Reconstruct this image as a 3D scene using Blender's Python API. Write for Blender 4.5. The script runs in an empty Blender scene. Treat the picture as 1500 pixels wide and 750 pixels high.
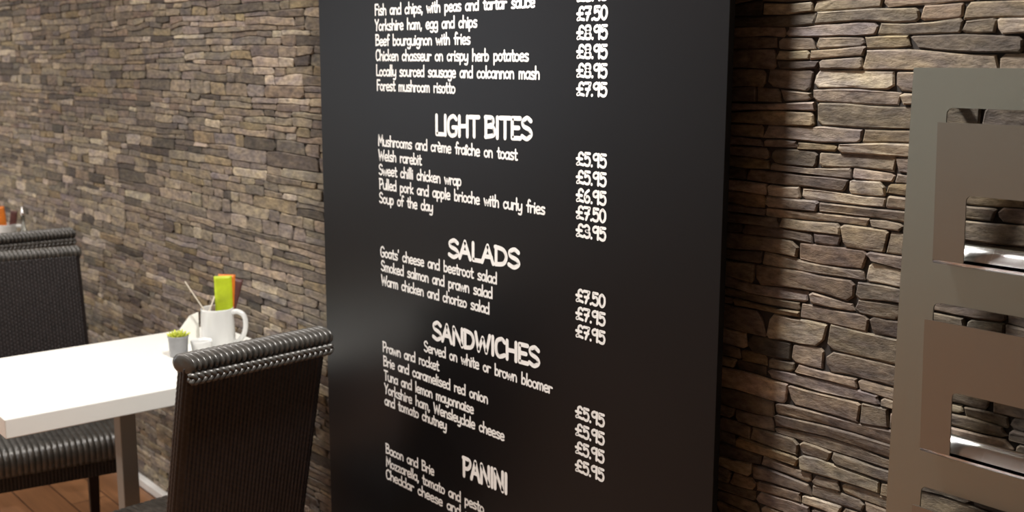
import bpy, bmesh, math, random
from math import sin, cos, pi, radians
from mathutils import Vector, Matrix
from mathutils.geometry import tessellate_polygon

C = bpy.context.scene.collection
random.seed(11)

# ------------------------------------------------------------------ camera, view, world
cam_d = bpy.data.cameras.new('camera')
cam = bpy.data.objects.new('camera', cam_d)
C.objects.link(cam)
bpy.context.scene.camera = cam
cam_d.sensor_width = 36.0
cam_d.lens = 36.0 * 1656.0 / 1500.0
cam_d.clip_start = 0.02
cam_d.dof.use_dof = True
cam_d.dof.focus_distance = 1.9
cam_d.dof.aperture_fstop = 5.6
_p, _a, _r = radians(9.77), radians(40.0), radians(0.19)
_f0 = Vector((-cos(_a), sin(_a), 0)); _u0 = Vector((0, 0, 1)); _r0 = _f0.cross(_u0)
_fw = cos(_p) * _f0 - sin(_p) * _u0
_up = cos(_p) * _u0 + sin(_p) * _f0
_R = cos(_r) * _r0 + sin(_r) * _up
_U = cos(_r) * _up - sin(_r) * _r0
M = Matrix((_R, _U, -_fw)).transposed().to_4x4()
M.translation = Vector((0.0, -1.55, 1.605))
cam.matrix_world = M

sc = bpy.context.scene
sc.view_settings.view_transform = 'Standard'
sc.view_settings.look = 'None'
sc.view_settings.gamma = 1.0
sc.view_settings.use_curve_mapping = False
sc.view_settings.exposure = 0.0

w = bpy.data.worlds.new('world'); sc.world = w
w.use_nodes = True
w.node_tree.nodes['Background'].inputs[0].default_value = (0.95, 0.97, 1.0, 1)
w.node_tree.nodes['Background'].inputs[1].default_value = 0.3

DOWNLIGHTS = [(-1.62, -0.43, 44), (-3.35, -0.80, 16), (-5.7, -0.75, 16), (-4.2, -2.1, 34), (-5.8, -2.1, 18), (-3.2, -4.2, 40)]  # last lamp is added, to brighten the rear wall mirrored in the rack
WINDOW_POWER = 22


def area(name, loc, direction, sx, sy, power, col):
    d = bpy.data.lights.new(name, 'AREA'); d.shape = 'RECTANGLE'; d.size = sx; d.size_y = sy
    d.energy = power; d.color = col
    o = bpy.data.objects.new(name, d); C.objects.link(o)
    o.location = loc; o.rotation_euler = Vector(direction).to_track_quat('-Z', 'Z').to_euler()
    return o


# daylight coming in through the big window of the left wall
area('window_daylight', (-6.93, -3.9, 1.75), (1, 0, 0), 1.9, 1.5, WINDOW_POWER, (0.86, 0.92, 1.0))


# ------------------------------------------------------------------ materials
def mat(name, col, rough=0.5, metal=0.0, spec=0.5, noise=None, bump=None, emit=None, coat=0.0):
    m = bpy.data.materials.new(name); m.use_nodes = True
    nt = m.node_tree; b = nt.nodes['Principled BSDF']
    b.inputs['Base Color'].default_value = (*col, 1)
    b.inputs['Roughness'].default_value = rough
    b.inputs['Metallic'].default_value = metal
    b.inputs['Specular IOR Level'].default_value = spec
    b.inputs['Coat Weight'].default_value = coat
    if emit:
        b.inputs['Emission Color'].default_value = (*emit[0], 1)
        b.inputs['Emission Strength'].default_value = emit[1]
    tc = nt.nodes.new('ShaderNodeTexCoord')
    if noise:
        sc_, amt = noise
        n = nt.nodes.new('ShaderNodeTexNoise'); n.inputs['Scale'].default_value = sc_
        n.inputs['Detail'].default_value = 6
        r = nt.nodes.new('ShaderNodeMapRange')
        r.inputs['From Min'].default_value = 0.3; r.inputs['From Max'].default_value = 0.7
        r.inputs['To Min'].default_value = 1 - amt; r.inputs['To Max'].default_value = 1 + amt
        mx = nt.nodes.new('ShaderNodeMix'); mx.data_type = 'RGBA'; mx.blend_type = 'MULTIPLY'
        mx.inputs['Factor'].default_value = 1
        mx.inputs['A'].default_value = (*col, 1)
        nt.links.new(tc.outputs['Object'], n.inputs['Vector'])
        nt.links.new(n.outputs['Fac'], r.inputs['Value'])
        nt.links.new(r.outputs['Result'], mx.inputs['B'])
        nt.links.new(mx.outputs['Result'], b.inputs['Base Color'])
    if bump:
        sc_, st, dist = bump
        n = nt.nodes.new('ShaderNodeTexNoise'); n.inputs['Scale'].default_value = sc_
        n.inputs['Detail'].default_value = 5
        bm_ = nt.nodes.new('ShaderNodeBump'); bm_.inputs['Strength'].default_value = st
        bm_.inputs['Distance'].default_value = dist
        nt.links.new(tc.outputs['Object'], n.inputs['Vector'])
        nt.links.new(n.outputs['Fac'], bm_.inputs['Height'])
        nt.links.new(bm_.outputs['Normal'], b.inputs['Normal'])
    return m


def stone_material():
    m = bpy.data.materials.new('ledge_stone'); m.use_nodes = True
    nt = m.node_tree; b = nt.nodes['Principled BSDF']
    b.inputs['Roughness'].default_value = 0.75
    b.inputs['Specular IOR Level'].default_value = 0.3
    tc = nt.nodes.new('ShaderNodeTexCoord')
    at = nt.nodes.new('ShaderNodeAttribute'); at.attribute_name = 'stone'
    mp = nt.nodes.new('ShaderNodeMapping'); mp.inputs['Scale'].default_value = (1, 1, 2.4)
    nt.links.new(tc.outputs['Object'], mp.inputs['Vector'])
    n1 = nt.nodes.new('ShaderNodeTexNoise'); n1.inputs['Scale'].default_value = 46
    n1.inputs['Detail'].default_value = 8; n1.inputs['Roughness'].default_value = 0.68
    nt.links.new(mp.outputs['Vector'], n1.inputs['Vector'])
    r1 = nt.nodes.new('ShaderNodeMapRange')
    r1.inputs['From Min'].default_value = 0.28; r1.inputs['From Max'].default_value = 0.72
    r1.inputs['To Min'].default_value = 0.42; r1.inputs['To Max'].default_value = 1.55
    nt.links.new(n1.outputs['Fac'], r1.inputs['Value'])
    mx = nt.nodes.new('ShaderNodeMix'); mx.data_type = 'RGBA'; mx.blend_type = 'MULTIPLY'
    mx.inputs['Factor'].default_value = 1
    nt.links.new(at.outputs['Color'], mx.inputs['A'])
    nt.links.new(r1.outputs['Result'], mx.inputs['B'])
    # ochre and mauve mineral patches
    n2 = nt.nodes.new('ShaderNodeTexNoise'); n2.inputs['Scale'].default_value = 16
    n2.inputs['Detail'].default_value = 6
    nt.links.new(mp.outputs['Vector'], n2.inputs['Vector'])
    cr = nt.nodes.new('ShaderNodeValToRGB')
    cr.color_ramp.elements[0].position = 0.35; cr.color_ramp.elements[0].color = (0.76, 0.73, 0.78, 1)
    cr.color_ramp.elements[1].position = 0.65; cr.color_ramp.elements[1].color = (1.22, 1.14, 0.99, 1)
    nt.links.new(n2.outputs['Fac'], cr.inputs['Fac'])
    m2 = nt.nodes.new('ShaderNodeMix'); m2.data_type = 'RGBA'; m2.blend_type = 'MULTIPLY'
    m2.inputs['Factor'].default_value = 1
    nt.links.new(mx.outputs['Result'], m2.inputs['A']); nt.links.new(cr.outputs['Color'], m2.inputs['B'])
    nt.links.new(m2.outputs['Result'], b.inputs['Base Color'])
    bp = nt.nodes.new('ShaderNodeBump'); bp.inputs['Strength'].default_value = 0.5
    bp.inputs['Distance'].default_value = 0.006
    nt.links.new(n1.outputs['Fac'], bp.inputs['Height'])
    nt.links.new(bp.outputs['Normal'], b.inputs['Normal'])
    return m


def wood_floor_material():
    m = bpy.data.materials.new('plank_floor'); m.use_nodes = True
    nt = m.node_tree; b = nt.nodes['Principled BSDF']
    b.inputs['Roughness'].default_value = 0.4
    tc = nt.nodes.new('ShaderNodeTexCoord')
    br = nt.nodes.new('ShaderNodeTexBrick'); br.offset = 0.37
    br.inputs['Scale'].default_value = 1.0
    br.inputs['Brick Width'].default_value = 1.2; br.inputs['Row Height'].default_value = 0.13
    br.inputs['Mortar Size'].default_value = 0.0025
    br.inputs['Color1'].default_value = (0.33, 0.155, 0.068, 1)
    br.inputs['Color2'].default_value = (0.25, 0.112, 0.048, 1)
    br.inputs['Mortar'].default_value = (0.05, 0.02, 0.01, 1)
    nt.links.new(tc.outputs['Object'], br.inputs['Vector'])
    mp = nt.nodes.new('ShaderNodeMapping'); mp.inputs['Scale'].default_value = (2.5, 30, 1)
    nt.links.new(tc.outputs['Object'], mp.inputs['Vector'])
    n = nt.nodes.new('ShaderNodeTexNoise'); n.inputs['Scale'].default_value = 1.6; n.inputs['Detail'].default_value = 6
    nt.links.new(mp.outputs['Vector'], n.inputs['Vector'])
    r = nt.nodes.new('ShaderNodeMapRange'); r.inputs['To Min'].default_value = 0.6; r.inputs['To Max'].default_value = 1.4
    nt.links.new(n.outputs['Fac'], r.inputs['Value'])
    mx = nt.nodes.new('ShaderNodeMix'); mx.data_type = 'RGBA'; mx.blend_type = 'MULTIPLY'; mx.inputs['Factor'].default_value = 1
    nt.links.new(br.outputs['Color'], mx.inputs['A']); nt.links.new(r.outputs['Result'], mx.inputs['B'])
    nt.links.new(mx.outputs['Result'], b.inputs['Base Color'])
    return m


def brushed_metal(name, col, rough, stretch=(3, 3, 160)):
    m = bpy.data.materials.new(name); m.use_nodes = True
    nt = m.node_tree; b = nt.nodes['Principled BSDF']
    b.inputs['Metallic'].default_value = 1.0
    b.inputs['Base Color'].default_value = (*col, 1)
    tc = nt.nodes.new('ShaderNodeTexCoord')
    mp = nt.nodes.new('ShaderNodeMapping'); mp.inputs['Scale'].default_value = stretch
    n = nt.nodes.new('ShaderNodeTexNoise'); n.inputs['Scale'].default_value = 6; n.inputs['Detail'].default_value = 4
    r = nt.nodes.new('ShaderNodeMapRange')
    r.inputs['To Min'].default_value = rough - 0.06; r.inputs['To Max'].default_value = rough + 0.06
    nt.links.new(tc.outputs['Object'], mp.inputs['Vector']); nt.links.new(mp.outputs['Vector'], n.inputs['Vector'])
    nt.links.new(n.outputs['Fac'], r.inputs['Value']); nt.links.new(r.outputs['Result'], b.inputs['Roughness'])
    return m


M_stone = stone_material()
M_floor = wood_floor_material()
M_mortar = mat('mortar', (0.035, 0.03, 0.027), 0.9)
M_plaster = mat('pale_plaster', (0.47, 0.48, 0.44), 0.85, noise=(3, 0.05))
M_ceiling = mat('ceiling_paint', (0.72, 0.70, 0.66), 0.9, noise=(2, 0.03))
M_white_paint = mat('white_gloss_paint', (0.75, 0.74, 0.72), 0.35, noise=(8, 0.03))
M_board = mat('black_satin_board', (0.0042, 0.004, 0.0047), 0.36, spec=0.28, noise=(5, 0.06))
M_letter = mat('white_vinyl', (0.92, 0.92, 0.90), 0.55, noise=(30, 0.02))
M_wicker = mat('dark_wicker', (0.015, 0.0115, 0.012), 0.42, spec=0.42, noise=(60, 0.35))
M_wicker_lit = mat('dark_wicker_lit', (0.050, 0.047, 0.042), 0.34, spec=0.8, noise=(45, 0.45))  # lighter, glossier copy of the wicker: light on the ribs put into the colour
M_leg_wood = mat('dark_stained_leg', (0.022, 0.012, 0.010), 0.4, noise=(20, 0.3))
M_table = mat('white_laminate', (0.86, 0.86, 0.82), 0.3, noise=(4, 0.015))
M_steel = brushed_metal('brushed_steel_post', (0.50, 0.48, 0.45), 0.34)
M_post = mat('grey_painted_post', (0.33, 0.32, 0.29), 0.4, noise=(8, 0.05))
M_rack = brushed_metal('satin_steel_sheet', (0.335, 0.35, 0.32), 0.36, (160, 3, 3))
M_pocket = brushed_metal('satin_steel_pocket', (0.305, 0.30, 0.278), 0.34, (160, 3, 3))
M_chrome = brushed_metal('polished_steel', (0.85, 0.86, 0.88), 0.25, (160, 3, 3))
M_china = mat('white_china', (0.72, 0.73, 0.72), 0.15, spec=0.6, noise=(10, 0.02), coat=0.3)
M_zinc = mat('matt_zinc', (0.30, 0.305, 0.32), 0.5, metal=0.25, noise=(25, 0.15))
M_soil = mat('potting_soil', (0.03, 0.02, 0.012), 0.95, noise=(80, 0.5))
M_leaf = mat('lime_leaf', (0.50, 0.55, 0.06), 0.45, noise=(60, 0.45))
M_lime = mat('lime_sachet_paper', (0.50, 0.62, 0.02), 0.45, noise=(25, 0.2))
M_orange = mat('orange_sachet_paper', (0.72, 0.20, 0.02), 0.45, noise=(25, 0.25))
M_red = mat('dark_red_sachet_paper', (0.10, 0.035, 0.03), 0.5, noise=(40, 0.5))
M_stick = mat('pale_stirrer_wood', (0.72, 0.66, 0.55), 0.6, noise=(40, 0.15))
M_napkin = mat('white_napkin_paper', (0.78, 0.78, 0.72), 0.8, noise=(15, 0.03))
M_pane = mat('daylit_pane', (0.02, 0.02, 0.02), 0.1, emit=((0.80, 0.88, 1.0), 0.75))
M_lamp = mat('lamp_diffuser', (0.9, 0.88, 0.82), 0.4, emit=((1.0, 0.92, 0.80), 8.0))


# ------------------------------------------------------------------ helpers
def link_mesh(name, verts, faces, m, parent=None, smooth=False, loc=None):
    me = bpy.data.meshes.new(name)
    me.from_pydata([tuple(v) for v in verts], [], faces)
    me.update()
    if m: me.materials.append(m)
    if smooth:
        me.polygons.foreach_set('use_smooth', [True] * len(me.polygons))
    o = bpy.data.objects.new(name, me); C.objects.link(o)
    if parent: o.parent = parent
    if loc: o.location = loc
    return o


def obj(name, bm, m, parent=None, smooth=False, fix=True):
    me = bpy.data.meshes.new(name)
    if fix: bmesh.ops.recalc_face_normals(bm, faces=bm.faces[:])
    bm.to_mesh(me); bm.free()
    if m: me.materials.append(m)
    if smooth: me.polygons.foreach_set('use_smooth', [True] * len(me.polygons))
    o = bpy.data.objects.new(name, me); C.objects.link(o)
    if parent: o.parent = parent
    return o


def thing(name, label, cat, loc=(0, 0, 0), rotz=0.0, group=None):
    o = bpy.data.objects.new(name, None); C.objects.link(o)
    o.empty_display_size = 0.1
    o.location = loc; o.rotation_euler = (0, 0, rotz)
    o['label'] = label; o['category'] = cat
    if group: o['group'] = group
    return o


def tag(o, label, cat, group=None):
    o['label'] = label; o['category'] = cat
    if group: o['group'] = group
    return o


def struct(o):
    o['kind'] = 'structure'
    return o


def dup(root, loc, rotz, label, group=None):
    r = root.copy(); C.objects.link(r); r.location = loc; r.rotation_euler = (0, 0, rotz); r['label'] = label
    if group: r['group'] = group
    for ch in list(root.children):
        c = ch.copy(); C.objects.link(c); c.parent = r
        for g in ch.children:
            d = g.copy(); C.objects.link(d); d.parent = c
    return r


def add_box(bm, x0, x1, y0, y1, z0, z1, bevel=0.0, seg=2):
    vs = [bm.verts.new((x, y, z)) for x in (x0, x1) for y in (y0, y1) for z in (z0, z1)]
    f = [(0, 1, 3, 2), (4, 6, 7, 5), (0, 4, 5, 1), (2, 3, 7, 6), (0, 2, 6, 4), (1, 5, 7, 3)]
    fs = [bm.faces.new([vs[i] for i in q]) for q in f]
    if bevel:
        es = list({e for q in fs for e in q.edges})
        bmesh.ops.bevel(bm, geom=es, offset=bevel, segments=seg, affect='EDGES', profile=0.5)
    return vs


def box(name, x0, x1, y0, y1, z0, z1, m, parent=None, bevel=0.0, seg=2):
    bm = bmesh.new(); add_box(bm, x0, x1, y0, y1, z0, z1, bevel, seg)
    return obj(name, bm, m, parent)


def add_lathe(bm, prof, n=32, cx=0, cy=0, wob=None):
    rings = []
    for r, z in prof:
        rings.append([bm.verts.new((cx + r * cos(2 * pi * i / n), cy + r * sin(2 * pi * i / n), z)) for i in range(n)])
    for a, b in zip(rings, rings[1:]):
        for i in range(n):
            j = (i + 1) % n
            bm.faces.new((a[i], a[j], b[j], b[i]))
    if prof[0][0] > 1e-6: bm.faces.new(rings[0][::-1])
    if prof[-1][0] > 1e-6: bm.faces.new(rings[-1])


def add_tube(bm, pts, rad, n=8, cap=True, flat=1.0):
    pts = [Vector(p) for p in pts]
    rings = []
    ref = Vector((0, 0, 1))
    for i, p in enumerate(pts):
        t = (pts[min(i + 1, len(pts) - 1)] - pts[max(i - 1, 0)]).normalized()
        if abs(t.dot(ref)) > 0.95: ref = Vector((0, 1, 0)) if abs(t.y) < 0.9 else Vector((1, 0, 0))
        a = t.cross(ref).normalized(); b = a.cross(t).normalized(); ref = b
        r = rad[i] if isinstance(rad, (list, tuple)) else rad
        rings.append([bm.verts.new(p + a * r * cos(2 * pi * k / n) + b * r * flat * sin(2 * pi * k / n)) for k in range(n)])
    for A, B in zip(rings, rings[1:]):
        for k in range(n):
            j = (k + 1) % n
            bm.faces.new((A[k], A[j], B[j], B[k]))
    if cap:
        bm.faces.new(rings[0][::-1]); bm.faces.new(rings[-1])


def rrect(x0, x1, y0, y1, r, seg=5, corners=(1, 1, 1, 1)):
    """outline of a rounded rectangle, counter-clockwise from the lower left"""
    out = []
    for (cx, cy, a0, on) in ((x0 + r, y0 + r, pi, corners[0]), (x1 - r, y0 + r, 1.5 * pi, corners[1]),
                             (x1 - r, y1 - r, 0, corners[2]), (x0 + r, y1 - r, 0.5 * pi, corners[3])):
        if on and r > 0:
            for k in range(seg + 1):
                a = a0 + 0.5 * pi * k / seg
                out.append((cx + r * cos(a), cy + r * sin(a)))
        else:
            out.append((x0 if cx < (x0 + x1) / 2 else x1, y0 if cy < (y0 + y1) / 2 else y1))
    return out


def sheet(name, loops, thick, to3, m, parent=None, bevel=0.0):
    """a flat sheet with holes; to3(u, v, n) places it"""
    polys = [[Vector((u, v, 0)) for u, v in lp] for lp in loops]
    tris = tessellate_polygon(polys)
    flat = [p for lp in polys for p in lp]
    bm = bmesh.new()
    F = [bm.verts.new(to3(p.x, p.y, 0)) for p in flat]
    B = [bm.verts.new(to3(p.x, p.y, thick)) for p in flat]
    for t in tris:
        bm.faces.new([F[i] for i in t]); bm.faces.new([B[i] for i in reversed(t)])
    k = 0
    for lp in loops:
        n = len(lp)
        for i in range(n):
            a, b = k + i, k + (i + 1) % n
            bm.faces.new((F[a], F[b], B[b], B[a]))
        k += n
    return obj(name, bm, m, parent)


def spline(pts, per=5):
    """smooth run through a list of 2D points"""
    if len(pts) < 3: return list(pts)
    out = []
    P = [pts[0]] + list(pts) + [pts[-1]]
    for i in range(1, len(P) - 2):
        p0, p1, p2, p3 = P[i - 1], P[i], P[i + 1], P[i + 2]
        for k in range(per):
            t = k / per
            out.append(tuple(0.5 * (2 * p1[j] + (p2[j] - p0[j]) * t + (2 * p0[j] - 5 * p1[j] + 4 * p2[j] - p3[j]) * t * t
                                    + (3 * p1[j] - p0[j] - 3 * p2[j] + p3[j]) * t ** 3) for j in range(len(p1))))
    out.append(tuple(pts[-1]))
    return out


# ------------------------------------------------------------------ the room
XL, XR, YR, ZC = -7.0, 2.6, -5.0, 2.65
fl = struct(box('floor', XL, XR, YR, 0.1, -0.1, 0.0, M_floor))
ce = struct(box('ceiling', XL, XR, YR, 0.1, ZC, ZC + 0.1, M_ceiling))
struct(box('wall_rear', XL - 0.1, XR + 0.1, YR - 0.1, YR, 0, ZC, M_plaster))
struct(box('wall_right', XR, XR + 0.1, YR, 0.1, 0, ZC, M_plaster))


def wall_left():
    # the daylight window is a real opening in this wall
    to3 = lambda u, v, n: (XL - n, u, v)
    outer = [(YR, 0), (0.1, 0), (0.1, ZC), (YR, ZC)]
    hole = [(-4.85, 1.0), (-4.85, 2.5), (-2.95, 2.5), (-2.95, 1.0)]
    struct(sheet('wall_left', [outer, hole], 0.1, to3, M_plaster))
    wr = struct(thing('window_1', 'tall white framed window in the left wall', 'window', (XL - 0.05, -3.9, 1.75)))
    del wr['category']; del wr['label']
    f = bmesh.new()
    for (y0, y1, z0, z1) in ((-0.95, -0.89, -0.75, 0.75), (0.89, 0.95, -0.75, 0.75), (-0.89, 0.89, -0.75, -0.69),
                             (-0.89, 0.89, 0.69, 0.75), (-0.03, 0.03, -0.69, 0.69)):
        add_box(f, -0.03, 0.03, y0, y1, z0, z1, 0.004)
    obj('window_frame', f, M_white_paint, wr)
    box('window_pane', -0.006, 0.0, -0.89, 0.89, -0.69, 0.69, M_pane, wr)


wall_left()


def stone_wall():
    rnd = random.Random(5)
    verts, faces, cols = [], [], []
    palette = [((0.270, 0.240, 0.200), 5), ((0.225, 0.202, 0.172), 5), ((0.33, 0.298, 0.25), 3.2), ((0.185, 0.170, 0.155), 4),
               ((0.235, 0.215, 0.212), 3.2), ((0.130, 0.118, 0.110), 2.6), ((0.075, 0.068, 0.066), 1.6), ((0.25, 0.212, 0.145), 2.2),
               ((0.46, 0.425, 0.375), 2.3), ((0.215, 0.175, 0.15), 1.2)]
    tot = sum(p[1] for p in palette)

    def pick():
        t = rnd.random() * tot
        for c, wgt in palette:
            t -= wgt
            if t <= 0: break
        k = rnd.uniform(0.85, 1.18)
        return tuple(max(0.02, (ch * 0.84 + mc * 0.16) * k * rnd.uniform(0.97, 1.03)) * q
                     for ch, mc, q in zip(c, (0.24, 0.215, 0.185), (0.84, 0.815, 0.77)))

    def wave(seed):
        r = random.Random(seed)
        cs = [(r.uniform(0.0012, 0.0032), r.uniform(2, 6), r.uniform(0, 6.28)) for _ in range(2)] + \
             [(r.uniform(0.0004, 0.0012), r.uniform(14, 40), r.uniform(0, 6.28)) for _ in range(2)]
        return lambda x: sum(a * sin(f * x + p) for a, f, p in cs)

    def stone(x0, x1, lo, hi):
        """one stone between two x positions and two boundary functions"""
        g = rnd.uniform(0.0005, 0.0012)
        x0 += g; x1 -= g
        L = x1 - x0
        if L < 0.015: return
        mid = (x0 + x1) / 2
        H = hi(mid) - lo(mid) - 2 * g
        if H < 0.006: return
        n = max(3, min(7, int(L / 0.028)))
        out = []
        c = min(H * 0.5, L * 0.2)
        cc = [c * rnd.uniform(0.1, 1.0) ** 1.6 for _ in range(4)]
        j = lambda: rnd.uniform(-0.0013, 0.0013)
        sl0, sl1 = rnd.uniform(-0.006, 0.006), rnd.uniform(-0.006, 0.006)
        # bottom edge left to right, then top edge right to left
        xs = [x0 + cc[0] + (L - cc[0] - cc[1]) * i / (n - 1) for i in range(n)]
        out += [(x, lo(x) + g + j()) for x in xs]
        out.append((x1 - cc[1] * 0.25 + sl1 * 0.5, lo(x1) + g + cc[1] * 0.7))
        out.append((x1 - cc[2] * 0.25 - sl1 * 0.5, hi(x1) - g - cc[2] * 0.7))
        xs = [x0 + cc[3] + (L - cc[3] - cc[2]) * i / (n - 1) for i in range(n)]
        out += [(x, hi(x) - g + j()) for x in reversed(xs)]
        out.append((x0 + cc[3] * 0.25 + sl0 * 0.5, hi(x0) - g - cc[3] * 0.7))
        out.append((x0 + cc[0] * 0.25 - sl0 * 0.5, lo(x0) + g + cc[0] * 0.7))
        d = rnd.uniform(0.003, 0.0075)
        ty, tz = rnd.uniform(-0.0012, 0.0012), rnd.uniform(-0.0010, 0.0010)
        cx, cz = mid, (lo(mid) + hi(mid)) / 2
        base = len(verts); N = len(out); col = pick()
        b1 = min(0.0022, H * 0.14)
        for ring in range(3):
            for (x, z) in out:
                u, v = (x - cx) / (L / 2), (z - cz) / (H / 2)
                if ring == 0: verts.append((x, 0.001, z))
                elif ring == 1: verts.append((x, -max(0.001, d * 0.62 + ty * u + tz * v), z))
                else:
                    verts.append((x - (x - cx) / (L / 2) * b1, -max(0.002, min(0.0105, d + ty * u + tz * v + rnd.uniform(-0.0006, 0.0006))),
                                  z - (z - cz) / (H / 2) * b1))
        for ring in range(2):
            for i in range(N):
                k = (i + 1) % N
                a = base + ring * N
                faces.append((a + i, a + k, a + N + k, a + N + i))
        faces.append(tuple(base + 2 * N + i for i in range(N)))
        cols.extend([col] * (3 * N))

    X0, X1 = -6.98, 1.0
    z = 0.0; seed = 1
    prev = lambda x: 0.0
    while z < ZC:
        h = rnd.uniform(0.032, 0.062)
        if ZC - (z + h) < 0.03: h = ZC - z
        last = z + h >= ZC - 1e-6
        wv = wave(seed); seed += 1
        ztop = z + h
        top = (lambda x: ZC) if last else (lambda x, w_=wv, t=ztop: t + w_(x))
        bot = prev
        x = X0 - rnd.uniform(0, 0.2)
        while x < X1:
            seg = rnd.uniform(0.16, 0.50)
            xe = x + seg
            # two or three thin courses inside the band, with their own joints
            nl = 1 if (h < 0.038 and rnd.random() < 0.6) else (3 if h > 0.053 and rnd.random() < 0.5 else 2)
            cuts = [0.0] + sorted(((i + rnd.uniform(-0.22, 0.22)) / nl) for i in range(1, nl)) + [1.0]
            tilt = rnd.uniform(-0.2, 0.2); wob = rnd.uniform(0.02, 0.07); wph = rnd.uniform(0, 6.28)
            for li in range(nl):
                def mk(c, inner, x=x, xe=xe, bot=bot, top=top, tilt=tilt, wob=wob, wph=wph):
                    def fn(q):
                        b, t = bot(q), top(q)
                        k = c + (tilt * ((q - x) / (xe - x) - 0.5) + wob * sin(q * 26 + wph) if inner else 0)
                        return b + (t - b) * k
                    return fn
                lo = mk(cuts[li], li > 0); hi = mk(cuts[li + 1], li < nl - 1)
                xx = x
                while xx < xe - 1e-6:
                    ln = rnd.choice((rnd.uniform(0.05, 0.11), rnd.uniform(0.09, 0.2), rnd.uniform(0.14, 0.29)))
                    nx = xx + ln
                    if xe - nx < 0.05: nx = xe
                    if nx > X0 + 0.02: stone(max(xx, X0), nx, lo, hi)
                    xx = nx
            x = xe
        prev = top; z = ztop
    me = bpy.data.meshes.new('wall_back')
    me.from_pydata(verts, [], faces); me.update()
    ca = me.color_attributes.new('stone', 'FLOAT_COLOR', 'POINT')
    flat = []
    for c in cols: flat += [c[0], c[1], c[2], 1.0]
    ca.data.foreach_set('color', flat)
    me.materials.append(M_stone)
    bm = bmesh.new(); bm.from_mesh(me); bmesh.ops.recalc_face_normals(bm, faces=bm.faces[:]); bm.to_mesh(me); bm.free()
    return me


WY = 0.03             # plane of the stone wall
me = stone_wall()
wb = bpy.data.objects.new('wall_back', me); C.objects.link(wb); struct(wb)
wb.location = (0, WY, 0)
struct(box('mortar_bed', XL, XR, 0.0, 0.1, 0, ZC, M_mortar, wb))
bb = bmesh.new()
add_box(bb, XL + 0.02, XR - 0.02, WY - 0.028, WY - 0.0005, 0.0, 0.032, 0.004)
struct(obj('baseboard_back', bb, M_white_paint))


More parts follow.
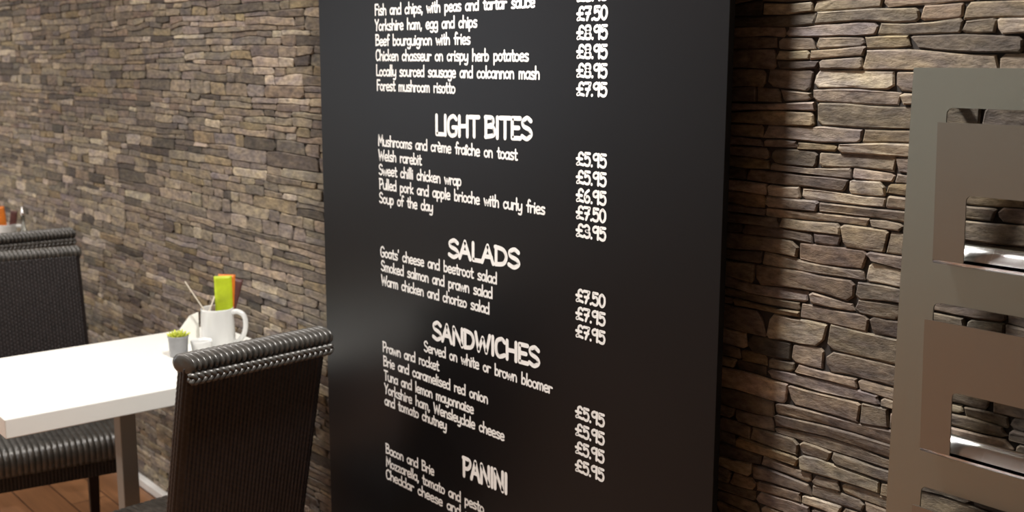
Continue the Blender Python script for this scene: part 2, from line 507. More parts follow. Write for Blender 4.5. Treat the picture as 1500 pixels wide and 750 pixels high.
# ------------------------------------------------------------------ menu board
BY = -0.0555          # front face of the board
GL = {
 'a': (.46, ['c.38,.46 .22,.56 .05,.38 .06,.12 .2,0 .36,.16', '.39,.55 .4,.0']),
 'b': (.45, ['.06,1 .06,0', 'c.06,.34 .2,.55 .37,.42 .35,.1 .2,0 .06,.1']),
 'c': (.40, ['c.36,.44 .22,.56 .05,.4 .05,.13 .18,0 .36,.1']),
 'd': (.46, ['c.38,.44 .2,.56 .05,.4 .05,.12 .2,0 .38,.14', '.4,1 .4,0']),
 'e': (.44, ['.06,.27 .39,.31', 'c.39,.31 .36,.5 .22,.57 .07,.44 .05,.2 .17,.0 .38,.05']),
 'f': (.32, ['c.34,.92 .24,1 .16,.86 .15,.5 .15,0', '.02,.52 .31,.54']),
 'g': (.45, ['c.38,.46 .22,.56 .05,.38 .06,.12 .2,.02 .38,.16', 'c.39,.55 .4,.0 .36,-.26 .2,-.32 .08,-.24']),
 'h': (.44, ['.06,1 .06,0', 'c.06,.32 .2,.55 .34,.48 .37,.25 .37,0']),
 'i': (.17, ['.08,.55 .08,0', '.08,.75 .09,.80']),
 'j': (.20, ['c.12,.55 .12,-.1 .04,-.3 -.04,-.28', '.12,.75 .13,.80']),
 'k': (.40, ['.06,1 .06,0', '.34,.54 .07,.24 .36,0']),
 'l': (.17, ['.08,1 .08,0']),
 'm': (.62, ['.05,.55 .05,0', 'c.05,.36 .15,.55 .27,.48 .29,.25 .29,0', 'c.29,.36 .4,.55 .52,.48 .54,.25 .54,0']),
 'n': (.44, ['.05,.55 .06,0', 'c.06,.34 .18,.55 .33,.48 .37,.25 .37,0']),
 'o': (.44, ['c.2,.55 .06,.42 .05,.14 .2,0 .36,.12 .38,.4 .22,.55']),
 'p': (.45, ['.06,.55 .06,-.32', 'c.06,.36 .2,.55 .37,.42 .35,.1 .2,0 .06,.1']),
 'q': (.45, ['c.38,.46 .22,.56 .05,.38 .06,.12 .2,0 .38,.16', '.4,.55 .4,-.32']),
 'r': (.34, ['.06,.55 .06,0', 'c.06,.34 .16,.52 .33,.5']),
 's': (.40, ['c.36,.52 .2,.57 .06,.46 .18,.3 .35,.2 .3,.02 .04,.03']),
 't': (.32, ['c.15,.86 .15,.2 .18,.02 .32,.03', '.02,.56 .3,.57']),
 'u': (.44, ['c.05,.55 .05,.16 .16,0 .32,.06 .38,.2', '.39,.55 .39,0']),
 'v': (.40, ['.03,.55 .19,0 .37,.55']),
 'w': (.58, ['.03,.55 .15,0 .28,.45 .41,0 .54,.55']),
 'x': (.40, ['.04,.55 .36,0', '.36,.55 .04,0']),
 'y': (.42, ['c.05,.55 .06,.16 .18,.04 .36,.2', 'c.39,.55 .38,-.05 .3,-.3 .1,-.28']),
 'z': (.40, ['.05,.53 .35,.53 .05,.02 .37,.02']),
 'è': (.44, ['.06,.27 .39,.31', 'c.39,.31 .36,.5 .22,.57 .07,.44 .05,.2 .17,.0 .38,.05', '.12,.85 .25,.70']),
 'î': (.19, ['.08,.55 .08,0', '.0,.70 .09,.82 .18,.70']),
 'A': (.54, ['.03,0 .26,1 .49,0', '.12,.36 .42,.36']),
 'B': (.50, ['.07,1 .07,0', 'c.04,.98 .36,.95 .38,.66 .08,.53', 'c.08,.53 .42,.48 .44,.12 .05,.01']),
 'C': (.48, ['c.44,.84 .3,1 .08,.8 .06,.25 .2,0 .44,.14']),
 'D': (.54, ['.07,1 .07,0', 'c.03,.99 .36,.88 .48,.5 .36,.1 .04,.01']),
 'E': (.46, ['.42,.98 .07,.98 .07,.02 .43,.02', '.07,.52 .36,.52']),
 'F': (.42, ['.40,.98 .07,.98 .07,0', '.07,.54 .34,.54']),
 'G': (.54, ['c.46,.84 .3,1 .08,.8 .06,.25 .2,0 .42,.08 .46,.40', '.28,.42 .50,.42']),
 'H': (.54, ['.07,1 .07,0', '.46,1 .46,0', '.07,.5 .46,.52']),
 'I': (.20, ['.1,1 .1,0']),
 'L': (.42, ['.07,1 .07,.02 .42,.02']),
 'M': (.64, ['.06,0 .09,1 .32,.3 .54,1 .58,0']),
 'N': (.56, ['.07,0 .07,1 .48,0 .48,1']),
 'P': (.48, ['.08,1 .08,0', 'c.03,.98 .38,.95 .44,.7 .3,.46 .09,.44']),
 'S': (.48, ['c.42,.86 .26,1 .08,.84 .12,.6 .36,.44 .43,.2 .25,0 .04,.12']),
 'T': (.50, ['.02,.98 .48,.98', '.25,.98 .25,0']),
 'W': (.74, ['.04,1 .18,0 .37,.8 .54,0 .70,1']),
 'Y': (.48, ['.03,1 .24,.5', '.45,1 .24,.5 .2,0']),
 '£': (.56, ['c.50,.86 .36,1 .2,.82 .2,.3 .06,.04 .26,.08 .52,.02', '.03,.5 .42,.5']),
 '0': (.50, ['c.25,1 .08,.75 .08,.25 .25,0 .42,.25 .42,.75 .25,1']),
 '3': (.48, ['c.06,.88 .24,1 .4,.8 .32,.56 .16,.52 .4,.42 .42,.14 .22,0 .04,.12']),
 '5': (.48, ['.42,.98 .1,.98 .09,.58', 'c.09,.56 .3,.66 .43,.4 .36,.06 .18,0 .04,.1']),
 '6': (.48, ['c.36,.98 .14,.72 .07,.3 .16,.02 .34,.04 .41,.3 .28,.48 .09,.34']),
 '7': (.46, ['.04,.98 .43,.98 .17,0', '.1,.5 .38,.5']),
 '8': (.50, ['c.25,.54 .08,.7 .12,.96 .25,1 .38,.96 .42,.7 .25,.54 .07,.34 .09,.06 .25,0 .41,.06 .43,.34 .25,.54']),
 '9': (.48, ['c.40,.84 .24,1 .06,.84 .08,.6 .24,.54 .4,.72', '.41,1 .38,0']),
 '.': (.17, ['.08,.0 .09,.03']),
 ',': (.18, ['.11,.06 .05,-.16']),
 "'": (.16, ['.09,1 .07,.8']),
 ' ': (.42, []),
}


def stroke_text(text, x0, x1, z, cap, wid, parent, name, rise=0.0, jig=0.0, seed=0):
    """hand lettering: every stroke is a ribbon with round ends on the face of the board"""
    rnd = random.Random(seed)
    z += wid / 2; cap -= wid; x0 += wid / 2; x1 -= wid / 2
    GL[' '] = (.24 if text.isupper() else .42, [])
    total = sum(GL[ch][0] for ch in text)
    kx = (x1 - x0) / total
    verts, faces = [], []
    layer = 0
    pen = 0.0
    for ch in text:
        adv, strokes = GL[ch]
        dz = rnd.uniform(-jig, jig) * cap
        for s in strokes:
            sm = s[0] == 'c'
            pts = [tuple(float(q) for q in p.split(',')) for p in (s[1:] if sm else s).split()]
            if sm: pts = spline(pts, 4)
            P = [Vector((x0 + (pen + px) * kx, z + pz * cap + dz + rise * ((pen + px) / total))) for px, pz in pts]
            layer += 1
            y = BY - 0.0003 - 0.000004 * (layer % 25)
            h = wid / 2
            for i, p in enumerate(P):
                b = len(verts)
                for k in range(8):
                    a = 2 * pi * k / 8
                    verts.append((p.x + h * cos(a), y - 0.0000005 * (i % 3), p.y + h * sin(a)))
                faces.append(tuple(b + k for k in range(8)))
            for p, q in zip(P, P[1:]):
                d = q - p
                if d.length < 1e-7: continue
                d.normalize(); nrm = Vector((-d.y, d.x)) * h
                b = len(verts)
                for v in (p - nrm, q - nrm, q + nrm, p + nrm):
                    verts.append((v.x, y - 0.000002, v.y))
                faces.append((b, b + 1, b + 2, b + 3))
        pen += adv
    return link_mesh(name, verts, faces, M_letter, parent)


board = thing('menu_board', 'large black satin menu board with white handwritten lettering on the stone wall', 'menu board', (-1.88, 0.0, 0.28))
BINV = Matrix.Translation((1.88, 0.0, -0.28))
BX0, BX1 = -2.541, -1.226


def on_board(o):
    o.matrix_parent_inverse = BINV
    return o


bm = bmesh.new(); add_box(bm, BX0, BX1, BY, BY + 0.014, 0.28, 2.20, 0.0012, 2)
on_board(obj('board_panel', bm, M_board, board))
for (x, z) in ((BX0 + 0.15, 2.05), (BX1 - 0.15, 2.05), (BX0 + 0.15, 0.43), (BX1 - 0.15, 0.43)):
    bm = bmesh.new(); add_tube(bm, [(x, BY + 0.012, z), (x, WY - 0.0108, z)], 0.018, 20)
    on_board(obj('spacer', bm, M_steel, board))
HEADINGS = [("LIGHT BITES", -2.0528, 1.4389, -1.7140, .0068, .0515), ("SALADS", -2.0074, 1.1704, -1.7501, .0068, .0473),
            ("SANDWICHES", -2.0702, 0.9686, -1.6858, .0105, .0490), ("PANINI", -1.9581, 0.6696, -1.7876, .0048, .0530)]
ITEMS = [("Fish and chips, with peas and tartar sauce", -2.2867, 1.7085, -1.7106),
         ("Yorkshire ham, egg and chips", -2.2870, 1.6734, -1.8946), ("Beef bourguignon with fries", -2.2860, 1.6386, -1.9180),
         ("Chicken chasseur on crispy herb potatoes", -2.2855, 1.6038, -1.7289),
         ("Locally sourced sausage and colcannon mash", -2.2852, 1.5685, -1.6948), ("Forest mushroom risotto", -2.2833, 1.5345, -1.9714),
         ("Mushrooms and crème fraîche on toast", -2.2815, 1.4040, -1.7625), ("Welsh rarebit", -2.2810, 1.3695, -2.0998),
         ("Sweet chilli chicken wrap", -2.2806, 1.3346, -1.9509),
         ("Pulled pork and apple brioche with curly fries", -2.2801, 1.3005, -1.6762), ("Soup of the day", -2.2811, 1.2670, -2.0579),
         ("Goats' cheese and beetroot salad", -2.2796, 1.1355, -1.8282), ("Smoked salmon and prawn salad", -2.2780, 1.1010, -1.8432),
         ("Warm chicken and chorizo salad", -2.2780, 1.0655, -1.8537),
         ("Served on white or brown bloomer", -2.1023, 0.9345, -1.6497), ("Prawn and rocket", -2.2770, 0.8990, -2.0392),
         ("Brie and caramelised red onion", -2.2751, 0.8632, -1.8585), ("Tuna and lemon mayonnaise", -2.2731, 0.8275, -1.9095),
         ("Yorkshire ham, Wensleydale cheese", -2.2720, 0.7934, -1.8020), ("and tomato chutney", -2.2718, 0.7640, -2.0117),
         ("Bacon and Brie", -2.2708, 0.6387, -2.0615), ("Mozzarella, tomato and pesto", -2.2703, 0.6049, -1.8732),
         ("Cheddar cheese and red onion", -2.2712, 0.5723, -1.8012)]
PRICES = [("£8.95", 1.7143), ("£7.50", 1.6793), ("£8.95", 1.6443), ("£8.95", 1.6090), ("£8.95", 1.5738), ("£7.95", 1.5390),
          ("£5.95", 1.4066), ("£5.95", 1.3714), ("£6.95", 1.3363), ("£7.50", 1.3029), ("£3.95", 1.2680),
          ("£7.50", 1.1390), ("£7.95", 1.1033), ("£7.95", 1.0674), ("£5.95", 0.9024), ("£5.95", 0.8655), ("£5.95", 0.8284), ("£5.95", 0.7912)]
for i, (t, x0, z, x1, rise, h) in enumerate(HEADINGS):
    o = on_board(stroke_text(t, x0, x1, z, h, 0.0096, board, 'menu_heading', rise, 0.015, i))
    o['label'] = 'white capital heading %s' % t
for i, (t, x0, z, x1) in enumerate(ITEMS):
    o = on_board(stroke_text(t, x0, x1, z, 0.0288, 0.0045, board, 'menu_item', 0.0, 0.012, 50 + i))
    o['label'] = 'white handwritten line: %s' % t
for i, (t, z) in enumerate(PRICES):
    x0 = -1.596 + (1.72 - z) * 0.014
    o = on_board(stroke_text(t, x0, x0 + 0.088, z, 0.0292, 0.0057, board, 'menu_price', 0.0, 0.01, 90 + i))
    o['label'] = 'white handwritten price %s' % t


# ------------------------------------------------------------------ steel leaflet rack
def leaflet_rack():
    rx0, rx1 = -0.902, -0.562
    t = thing('leaflet_rack', 'satin steel wall rack of open-fronted pockets right of the menu board', 'rack', (-0.732, 0.0, 0.62))
    inv = Matrix.Translation((0.732, 0.0, -0.62))

    def ad(o):
        o.matrix_parent_inverse = inv
        return o
    zt = [1.542, 1.259, 0.976]                       # tops of the openings
    to3 = lambda u, v, n: (u, -0.032 + n, v)
    ox0, ox1 = -0.846, -0.618
    outer = rrect(rx0, rx1, 0.64, 1.598, 0.003)
    holes = [rrect(ox0, ox1, z - 0.192, z, 0.009)[::-1] for z in zt]
    ad(sheet('back_plate', [outer] + holes, 0.003, to3, M_rack, t))
    for z in zt:
        pz1, pz0 = z - 0.019, z - 0.2160
        px0, px1 = ox0 + 0.007, ox1 - 0.007
        y0, y1 = -0.056, -0.067                      # the pocket leans out towards its top
        def pt(u, v, n, pz0=pz0, pz1=pz1):
            k = (v - pz0) / (pz1 - pz0)
            return (u, y0 + (y1 - y0) * k + n, v)
        # an arch: top band, two side bands, window open down to the trough
        wx0, wx1, wt = px0 + 0.047, px1 - 0.047, pz1 - 0.100
        r = 0.008
        L = [(px0, pz0), (wx0, pz0)]
        L += [(wx0 + r - r * cos(a), wt - r + r * sin(a)) for a in [0.5 * pi * k / 5 for k in range(6)]]
        L += [(wx1 - r + r * sin(a), wt - r + r * cos(a)) for a in [0.5 * pi * k / 5 for k in range(6)]]
        L += [(wx1, pz0), (px1, pz0), (px1, pz1), (px0, pz1)]
        p = ad(sheet('pocket', [L], 0.002, pt, M_pocket, t))
        # trough: the sheet runs on round the bottom and back to the plate
        prof = [(y0, pz0 + 0.005)] + [(y0 + 0.006 - 0.006 * cos(a), pz0 - 0.006 * sin(a)) for a in [pi * 0.72 * k / 8 for k in range(9)]]
        prof += [(-0.0425, pz0 + 0.0065), (-0.0370, pz0 + 0.0140), (-0.0325, pz0 + 0.0225)]
        bm = bmesh.new()
        rows = []
        for (y, zz) in prof:
            rows.append([bm.verts.new((x, y, zz)) for x in (px0, wx0, wx1, px1)])
        for a, b in zip(rows, rows[1:]):
            for i in range(3): bm.faces.new((a[i], a[i + 1], b[i + 1], b[i]))
        bmesh.ops.solidify(bm, geom=bm.faces[:], thickness=0.0015)
        o = obj('pocket_base', bm, M_chrome, p, smooth=True)
        o['label'] = 'polished trough along the foot of the pocket'
        o.matrix_parent_inverse = Matrix.Identity(4)
    for (x, z) in ((rx0 + 0.03, 1.57), (rx1 - 0.03, 1.57), (rx0 + 0.03, 0.67), (rx1 - 0.03, 0.67)):
        bm = bmesh.new()
        add_tube(bm, [(x, -0.029, z), (x, WY - 0.0108, z)], 0.008, 16)
        ad(obj('standoff', bm, M_chrome, t))
    return t


leaflet_rack()


# ------------------------------------------------------------------ wicker chair
def woven_shell(half_x, half_y, r, z0, z1, shear, su, sz, amp, per=6, rows_per=3):
    """upright woven slab with rounded vertical edges: warp ribs and over-under weft"""
    per_pts = []
    segs = []
    # perimeter as (x, y, nx, ny, s)
    ly, lx = 2 * (half_y - r), 2 * (half_x - r)
    tot = 2 * ly + 2 * lx + 2 * pi * r
    ncol = int(round(tot / su)); ncol += ncol % 2
    n = ncol * per

    def at(s):
        for (L, kind) in ((ly, 0), (pi * r / 2, 1), (lx, 2), (pi * r / 2, 3), (ly, 4), (pi * r / 2, 5), (lx, 6), (pi * r / 2, 7)):
            if s <= L + 1e-9: break
            s -= L
        if kind == 0: return (-half_x, half_y - r - s, -1, 0)
        if kind == 2: return (-half_x + r + s, -half_y, 0, -1)
        if kind == 4: return (half_x, -half_y + r + s, 1, 0)
        if kind == 6: return (half_x - r - s, half_y, 0, 1)
        cx, cy, a0 = {1: (-half_x + r, -half_y + r, pi), 3: (half_x - r, -half_y + r, 1.5 * pi),
                      5: (half_x - r, half_y - r, 0), 7: (-half_x + r, half_y - r, 0.5 * pi)}[kind]
        a = a0 + s / r
        return (cx + r * cos(a), cy + r * sin(a), cos(a), sin(a))
    P = [at(tot * i / n) for i in range(n)]
    nz = max(2, int(round((z1 - z0) / sz))) * rows_per
    verts, faces = [], []
    for k in range(nz + 1):
        z = z0 + (z1 - z0) * k / nz
        for i in range(n):
            x, y, nx, ny = P[i]
            col = i // per
            f = (i % per) / per
            ph = pi * k / rows_per + pi * (col % 2)
            h = amp * (abs(sin(pi * f)) ** 0.7) * (0.83 + 0.17 * cos(ph))
            verts.append((x + nx * h + shear(z), y + ny * h, z))
    for k in range(nz):
        for i in range(n):
            j = (i + 1) % n
            faces.append((k * n + i, k * n + j, (k + 1) * n + j, (k + 1) * n + i))
    faces.append(tuple(range(n))[::-1]); faces.append(tuple(nz * n + i for i in range(n)))
    return verts, faces


CHAIR_HW = 0.187


def make_chair(label, group):
    t = thing('wicker_chair', label, 'chair', group=group)
    hw = CHAIR_HW
    lean = lambda z: -0.245 - 0.235 * (z - 0.46)
    v, f = woven_shell(0.026, hw, 0.022, 0.34, 0.948, lean, 0.0105, 0.0065, 0.0026)
    link_mesh('backrest', v, f, M_wicker, t, smooth=True)
    # wrapped top roll: fat bands running over the top from front to back
    bm = bmesh.new()
    zc = 0.957; xc = lean(zc) + 0.002
    pitch = 0.0145; per = 8
    nb = int(round((2 * hw + 0.012) / pitch)); n = nb * per
    rings = []
    Y0 = -hw - 0.003; W = 2 * hw + 0.006
    for i in range(n + 1):
        y = Y0 + W * i / n
        f_ = (i % per) / per
        e = min(y - Y0, Y0 + W - y)
        end = math.sqrt(max(0.0, 1 - max(0, 1 - e / 0.010) ** 2)) * 0.25 + 0.75
        bump = (0.66 + 0.34 * math.sqrt(abs(sin(pi * f_)))) * end
        ring = []
        for k in range(20):
            a = 2 * pi * k / 20
            px = (0.042 if cos(a) < 0 else 0.030) * cos(a) * bump; pz = 0.0235 * sin(a) * bump
            # bands lean a little as they wrap
            ring.append(bm.verts.new((xc + px, y + 0.006 * cos(a), zc + pz)))
        rings.append(ring)
    for A, B in zip(rings, rings[1:]):
        for k in range(20):
            j = (k + 1) % 20
            bm.faces.new((A[k], A[j], B[j], B[k]))
    bm.faces.new(rings[0]); bm.faces.new(rings[-1][::-1])
    obj('top_roll', bm, M_wicker_lit, t, smooth=True)
    # plaited edge under the roll on the back
    bm = bmesh.new()
    bx, bz = lean(0.928) - 0.041, 0.929
    for s in range(3):
        pts = []
        N = 110
        for i in range(N + 1):
            y = -hw - 0.002 + (2 * hw + 0.004) * i / N
            a = 2 * pi * y / 0.046 + 2 * pi * s / 3
            pts.append((bx + 0.0035 * sin(2 * a), y, bz + 0.0085 * cos(a)))
        add_tube(bm, pts, 0.0062, 6)
    obj('braid', bm, M_wicker_lit, t, smooth=True)
    # seat: strands run front to back and roll over the front edge
    prof = [(-0.268, 0.405), (-0.268, 0.448), (-0.15, 0.456), (0.0, 0.460), (0.115, 0.460)]
    prof += [(0.125 + 0.045 * sin(a), 0.415 + 0.045 * cos(a)) for a in [0.5 * pi * k / 6 for k in range(1, 7)]]
    prof += [(0.171, 0.395), (0.165, 0.38), (0.150, 0.378), (-0.25, 0.378)]
    verts, faces = [], []
    sw = 0.225; pitch = 0.0175; per = 8
    nb = int(round(2 * sw / pitch)); n = nb * per
    np_ = len(prof)
    cx, cz = -0.05, 0.42
    for i in range(n + 1):
        y = -sw + 2 * sw * i / n
        b = math.sqrt(abs(sin(pi * (i % per) / per)))
        e = min(y + sw, sw - y)
        k = math.sqrt(max(0, 1 - max(0, 1 - e / 0.02) ** 2))
        for (x, z) in prof:
            d = 0.004 * (1 - b)
            zz = z - (d if z > 0.40 else 0) - (1 - k) * 0.016 * (1 if z > 0.42 else 0)
            xx = x - (d if x > 0.12 else 0) - (1 - k) * 0.012 * (1 if x > 0.12 else 0)
            verts.append((xx, y, zz))
    for i in range(n):
        for k in range(np_):
            j = (k + 1) % np_
            faces.append((i * np_ + k, i * np_ + j, (i + 1) * np_ + j, (i + 1) * np_ + k))
    faces.append(tuple(range(np_))); faces.append(tuple(n * np_ + k for k in range(np_))[::-1])
    link_mesh('seat', verts, faces, M_wicker_lit, t, smooth=True)
    v, f = woven_shell(0.206, 0.216, 0.02, 0.335, 0.39, lambda z: -0.048, 0.0105, 0.0065, 0.0024, 5)
    link_mesh('apron', v, f, M_wicker, t, smooth=True)
    for (x, y) in ((0.135, 0.195), (0.135, -0.195), (-0.215, 0.165), (-0.215, -0.165)):
        bm = bmesh.new()
        s0, s1 = 0.014, 0.019
        kx = -0.02 if x < 0 else 0.0
        vs = []
        for z, s, dx in ((0.0, s0, kx), (0.37, s1, 0.0)):
            vs.append([bm.verts.new((x + dx + a * s, y + b * s, z)) for a, b in ((-1, -1), (1, -1), (1, 1), (-1, 1))])
        for i in range(4):
            j = (i + 1) % 4
            bm.faces.new((vs[0][i], vs[0][j], vs[1][j], vs[1][i]))
        bm.faces.new(vs[0][::-1]); bm.faces.new(vs[1])
        bmesh.ops.bevel(bm, geom=[e for e in bm.edges], offset=0.003, segments=2, affect='EDGES')
        obj('leg', bm, M_leg_wood, t)
    return t


CH = 'dark wicker chairs around the cafe tables'
near = make_chair('dark brown wicker chair in the foreground, its ribbed top rail beside the menu board', CH)
near.location = (-2.653, -0.426, 0); near.rotation_euler = (0, 0, radians(186))
dup(near, (-3.55, -0.47, 0), radians(-8), 'dark wicker chair behind the white table, facing the camera with its seat under the top', CH)
dup(near, (-4.69, -0.29, 0), radians(180), 'dark wicker chair farthest from the camera, only its black back rising behind another chair', CH)


# ------------------------------------------------------------------ tables
def make_table(label, loc):
    t = thing('cafe_table', label, 'table', loc)
    bm = bmesh.new(); add_box(bm, -0.295, 0.295, -0.405, 0.405, 0.732, 0.78, 0.003, 2)
    obj('tabletop', bm, M_table, t)
    o = box('pedestal', -0.024, 0.024, -0.0375, 0.0075, 0.012, 0.732, M_post, t, 0.003)
    o['label'] = 'grey square post'
    box('base_plate', -0.13, 0.13, -0.25, 0.22, 0.0, 0.014, M_steel, t, 0.004)
    return t


tb = make_table('white cafe table with thick top standing against the stone wall', (-2.985, -0.425, 0))
dup(tb, (-5.385, -0.425, 0), 0, 'second white cafe table hidden behind the farthest chair, by the stone wall')
TZ = 0.78


# ------------------------------------------------------------------ things on the tables
def make_jug(label, loc, rotz, group):
    t = thing('jug', label, 'jug', loc, rotz, group)
    bm = bmesh.new()
    prof = [(0.0, 0.0), (0.040, 0.0), (0.0475, 0.004), (0.0495, 0.012), (0.0490, 0.04), (0.0475, 0.08), (0.0465, 0.108), (0.0468, 0.115),
            (0.0455, 0.117), (0.0440, 0.115), (0.0438, 0.10), (0.0455, 0.03), (0.043, 0.008), (0.0, 0.007)]
    add_lathe(bm, prof, 40)
    obj('jug_body', bm, M_china, t, smooth=True)
    bm = bmesh.new()
    pts = spline([(0.044, 0, 0.104), (0.060, 0, 0.108), (0.079, 0, 0.098), (0.085, 0, 0.075), (0.080, 0, 0.045), (0.064, 0, 0.022), (0.046, 0, 0.014)], 5)
    add_tube(bm, pts, 0.0075, 10)
    obj('handle', bm, M_china, t, smooth=True)
    return t


JX, JY = -3.01, -0.142
JUG = 'white condiment jugs on the cafe tables'
jug = make_jug('white china jug holding bright sachets, near the wall on the front table', (JX, JY, TZ), radians(42), JUG)
JX2, JY2 = -5.17, -0.105
dup(jug, (JX2, JY2, TZ), radians(60), 'white china jug on the second table at the far left edge', JUG)


def sachet(label, loc, w_, h_, th, m, rx, ry, rz, group):
    """flat filled paper packet with crimped ends, foot at its origin"""
    bm = bmesh.new()
    nx, nz = 6, 12
    F, B = [], []
    for k in range(nz + 1):
        v = k / nz
        for i in range(nx + 1):
            u = i / nx
            p = (max(0, sin(pi * u)) ** 0.5) * (max(0, sin(pi * min(1, max(0, (v - 0.06) / 0.88)))) ** 0.5)
            F.append(bm.verts.new(((u - 0.5) * w_, -0.0004 - th / 2 * p, v * h_)))
            B.append(bm.verts.new(((u - 0.5) * w_, 0.0004 + th / 2 * p, v * h_)))
    W = nx + 1
    for k in range(nz):
        for i in range(nx):
            a = k * W + i
            bm.faces.new((F[a], F[a + 1], F[a + W + 1], F[a + W])); bm.faces.new((B[a], B[a + W], B[a + W + 1], B[a + 1]))
        for i in (0, nx):
            a = k * W + i
            bm.faces.new((F[a], F[a + W], B[a + W], B[a]))
    for k in (0, nz):
        for i in range(nx):
            a = k * W + i
            bm.faces.new((F[a], B[a], B[a + 1], F[a + 1]))
    o = obj('sachet', bm, m, None, smooth=True)
    o.location = loc; o.rotation_euler = (rx, ry, rz)
    return tag(o, label, 'sachet', group)


SG = 'sauce sachets standing in the jugs'
CAMZ = radians(62)                       # packets face the seats more or less
sachet('lime green sachet standing in the white jug on the front table', (JX + 0.010, JY + 0.017, TZ + 0.085), 0.050, 0.126, 0.006, M_lime, radians(2), radians(0), CAMZ, SG)
sachet('orange sachet tucked behind the lime green one in the front jug', (JX + 0.003, JY + 0.023, TZ + 0.086), 0.048, 0.126, 0.006, M_orange, radians(-3), radians(4), CAMZ, SG)
sachet('dark red brown sachet leaning right beside the orange one in the front jug', (JX - 0.002, JY + 0.032, TZ + 0.07), 0.028, 0.130, 0.005, M_red, radians(-6), radians(16), CAMZ, SG)
sachet('orange sachet in the far jug at the left edge', (JX2 - 0.004, JY2 - 0.012, TZ + 0.06), 0.05, 0.135, 0.007, M_orange, 0, radians(-4), CAMZ, SG)
sachet('dark red sachet in the far jug at the left edge', (JX2 + 0.004, JY2 + 0.022, TZ + 0.06), 0.03, 0.115, 0.006, M_red, 0, radians(10), CAMZ, SG)


def stick(label, a, b, r, m=M_stick):
    bm = bmesh.new(); add_tube(bm, [a, b], r, 8, flat=0.45)
    return tag(obj('stirrer', bm, m), label, 'stirrer', 'wooden stirrers in the jugs')


def off(cx, cy, lat, dep, z):
    """lat = towards the right hand of a viewer at the near chairs, dep = away from them"""
    return (cx + lat * 0.475 - dep * 0.88, cy + lat * 0.88 + dep * 0.475, z)


stick('long pale wooden stirrer leaning left out of the front jug', off(JX, JY, -0.030, 0.0, TZ + 0.10), off(JX, JY, -0.088, 0.015, TZ + 0.195), 0.0032)
stick('short pale stirrer beside the lime sachet in the front jug', off(JX, JY, -0.028, -0.01, TZ + 0.095), off(JX, JY, -0.006, 0.0, TZ + 0.150), 0.0032)


def bottle(label, loc):
    t = thing('oil_bottle', label, 'bottle', loc)
    g = bpy.data.materials.new('clear_glass'); g.use_nodes = True
    b = g.node_tree.nodes['Principled BSDF']; b.inputs['Transmission Weight'].default_value = 1.0
    b.inputs['Roughness'].default_value = 0.05; b.inputs['Base Color'].default_value = (0.9, 0.93, 0.9, 1)
    bm = bmesh.new()
    add_lathe(bm, [(0.0, 0), (0.020, 0), (0.022, 0.004), (0.022, 0.07), (0.016, 0.09), (0.008, 0.105), (0.008, 0.16), (0.0, 0.16)], 20)
    obj('bottle_body', bm, g, t, smooth=True)
    bm = bmesh.new()
    add_lathe(bm, [(0.0, 0.158), (0.0095, 0.158), (0.010, 0.172), (0.0055, 0.178), (0.0045, 0.198), (0.0, 0.199)], 16)
    o = obj('pourer', bm, M_chrome, t, smooth=True); o['label'] = 'bright steel pourer'
    return t


bottle('slim clear glass bottle with steel pourer on the second table at the far left', (-5.10, -0.048, TZ))

# folded napkin standing behind the jug
bm = bmesh.new()
W_, H_, D_ = 0.085, 0.092, 0.020
A = [bm.verts.new(p) for p in ((-W_ / 2, -D_, 0), (W_ / 2, -D_, 0), (W_ / 2, -0.001, H_), (-W_ / 2 + 0.06, -0.001, H_ * 0.9))]
B = [bm.verts.new(p) for p in ((-W_ / 2, D_, 0), (W_ / 2, D_, 0), (W_ / 2, 0.001, H_), (-W_ / 2 + 0.06, 0.001, H_ * 0.9))]
bm.faces.new(A); bm.faces.new(B[::-1])
for i in range(4):
    j = (i + 1) % 4
    bm.faces.new((A[i], B[i], B[j], A[j]))
np_o = obj('napkin', bm, M_napkin)
np_o.location = (-3.115, -0.200, TZ); np_o.rotation_euler = (0, 0, radians(62))
tag(np_o, 'folded white paper napkin standing just left of the front jug', 'napkin')

# small white ramekin in front of the jug
bm = bmesh.new()
add_lathe(bm, [(0.0, 0.0), (0.022, 0.0), (0.027, 0.008), (0.030, 0.030), (0.0305, 0.040), (0.0285, 0.041), (0.027, 0.030), (0.024, 0.010), (0.0, 0.008)], 32)
rk = obj('ramekin', bm, M_china, None, smooth=True); rk.location = (-2.965, -0.215, TZ)
tag(rk, 'small round white ramekin between the plant pot and the front jug', 'bowl')


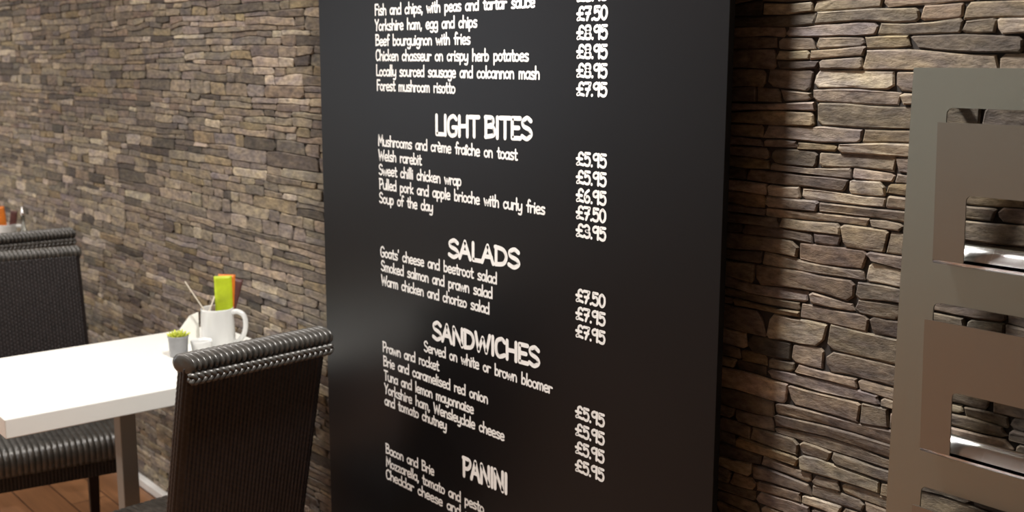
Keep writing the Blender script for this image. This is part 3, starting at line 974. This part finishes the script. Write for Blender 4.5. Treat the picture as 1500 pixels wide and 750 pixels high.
def potted_plant(label, loc):
    t = thing('potted_succulent', label, 'potted plant', loc)
    bm = bmesh.new()
    add_lathe(bm, [(0.0, 0.0), (0.023, 0.0), (0.0245, 0.003), (0.0278, 0.056), (0.0292, 0.057), (0.0292, 0.061), (0.0272, 0.061), (0.0262, 0.050), (0.0, 0.050)], 32)
    obj('pot', bm, M_zinc, t, smooth=True)
    bm = bmesh.new(); add_lathe(bm, [(0.0, 0.049), (0.0262, 0.049), (0.020, 0.055), (0.0, 0.057)], 20)
    obj('soil', bm, M_soil, t, smooth=True)
    rnd = random.Random(4)
    bm = bmesh.new()
    for k in range(34):
        a = k * 2.4; rr = 0.0045 + 0.017 * math.sqrt(k / 34)
        el = radians(80 - 62 * (k / 34))
        L = rnd.uniform(0.014, 0.021)
        d = Vector((cos(a) * cos(el), sin(a) * cos(el), sin(el)))
        p = Vector((cos(a) * rr * 0.75, sin(a) * rr * 0.75, 0.054))
        pts = [p, p + d * L * 0.35, p + d * L * 0.75 + Vector((0, 0, 0.002)), p + d * L + Vector((0, 0, 0.004))]
        add_tube(bm, pts, [0.0022, 0.0046, 0.0040, 0.0010], 7, flat=0.5)
    obj('leaves', bm, M_leaf, t, smooth=True)
    return t


potted_plant('small grey zinc pot of yellow-green succulent on the front table', (-2.980, -0.277, TZ))


# ------------------------------------------------------------------ ceiling downlights
LB = ['close to the wall above the menu board', 'above the front white table', 'above the second white table',
      'over the open floor opposite the front table', 'over the far left of the room', 'added near the rear wall to brighten the rack reflections']
first = None
for (x, y, p), lb in zip(DOWNLIGHTS, LB):
    t = thing('ceiling_downlight', 'round recessed ceiling downlight ' + lb, 'ceiling light', (x, y, ZC), 0, 'ceiling downlights')
    bm = bmesh.new()
    add_lathe(bm, [(0.10, 0.0), (0.118, 0.0), (0.118, -0.006), (0.10, -0.010), (0.098, 0.0)], 40)
    obj('trim_ring', bm, M_white_paint, t, smooth=True)
    bm = bmesh.new(); add_lathe(bm, [(0.0, -0.004), (0.098, -0.004), (0.098, 0.0), (0.0, 0.0)], 40)
    obj('diffuser', bm, M_lamp, t)
    d = bpy.data.lights.new('lamp_light', 'AREA'); d.shape = 'DISK'; d.size = 0.18; d.energy = p
    d.color = (1.0, 0.955, 0.90); d.spread = radians(150)
    o = bpy.data.objects.new('lamp_light', d); C.objects.link(o); o.parent = t; o.location = (0, 0, -0.02)
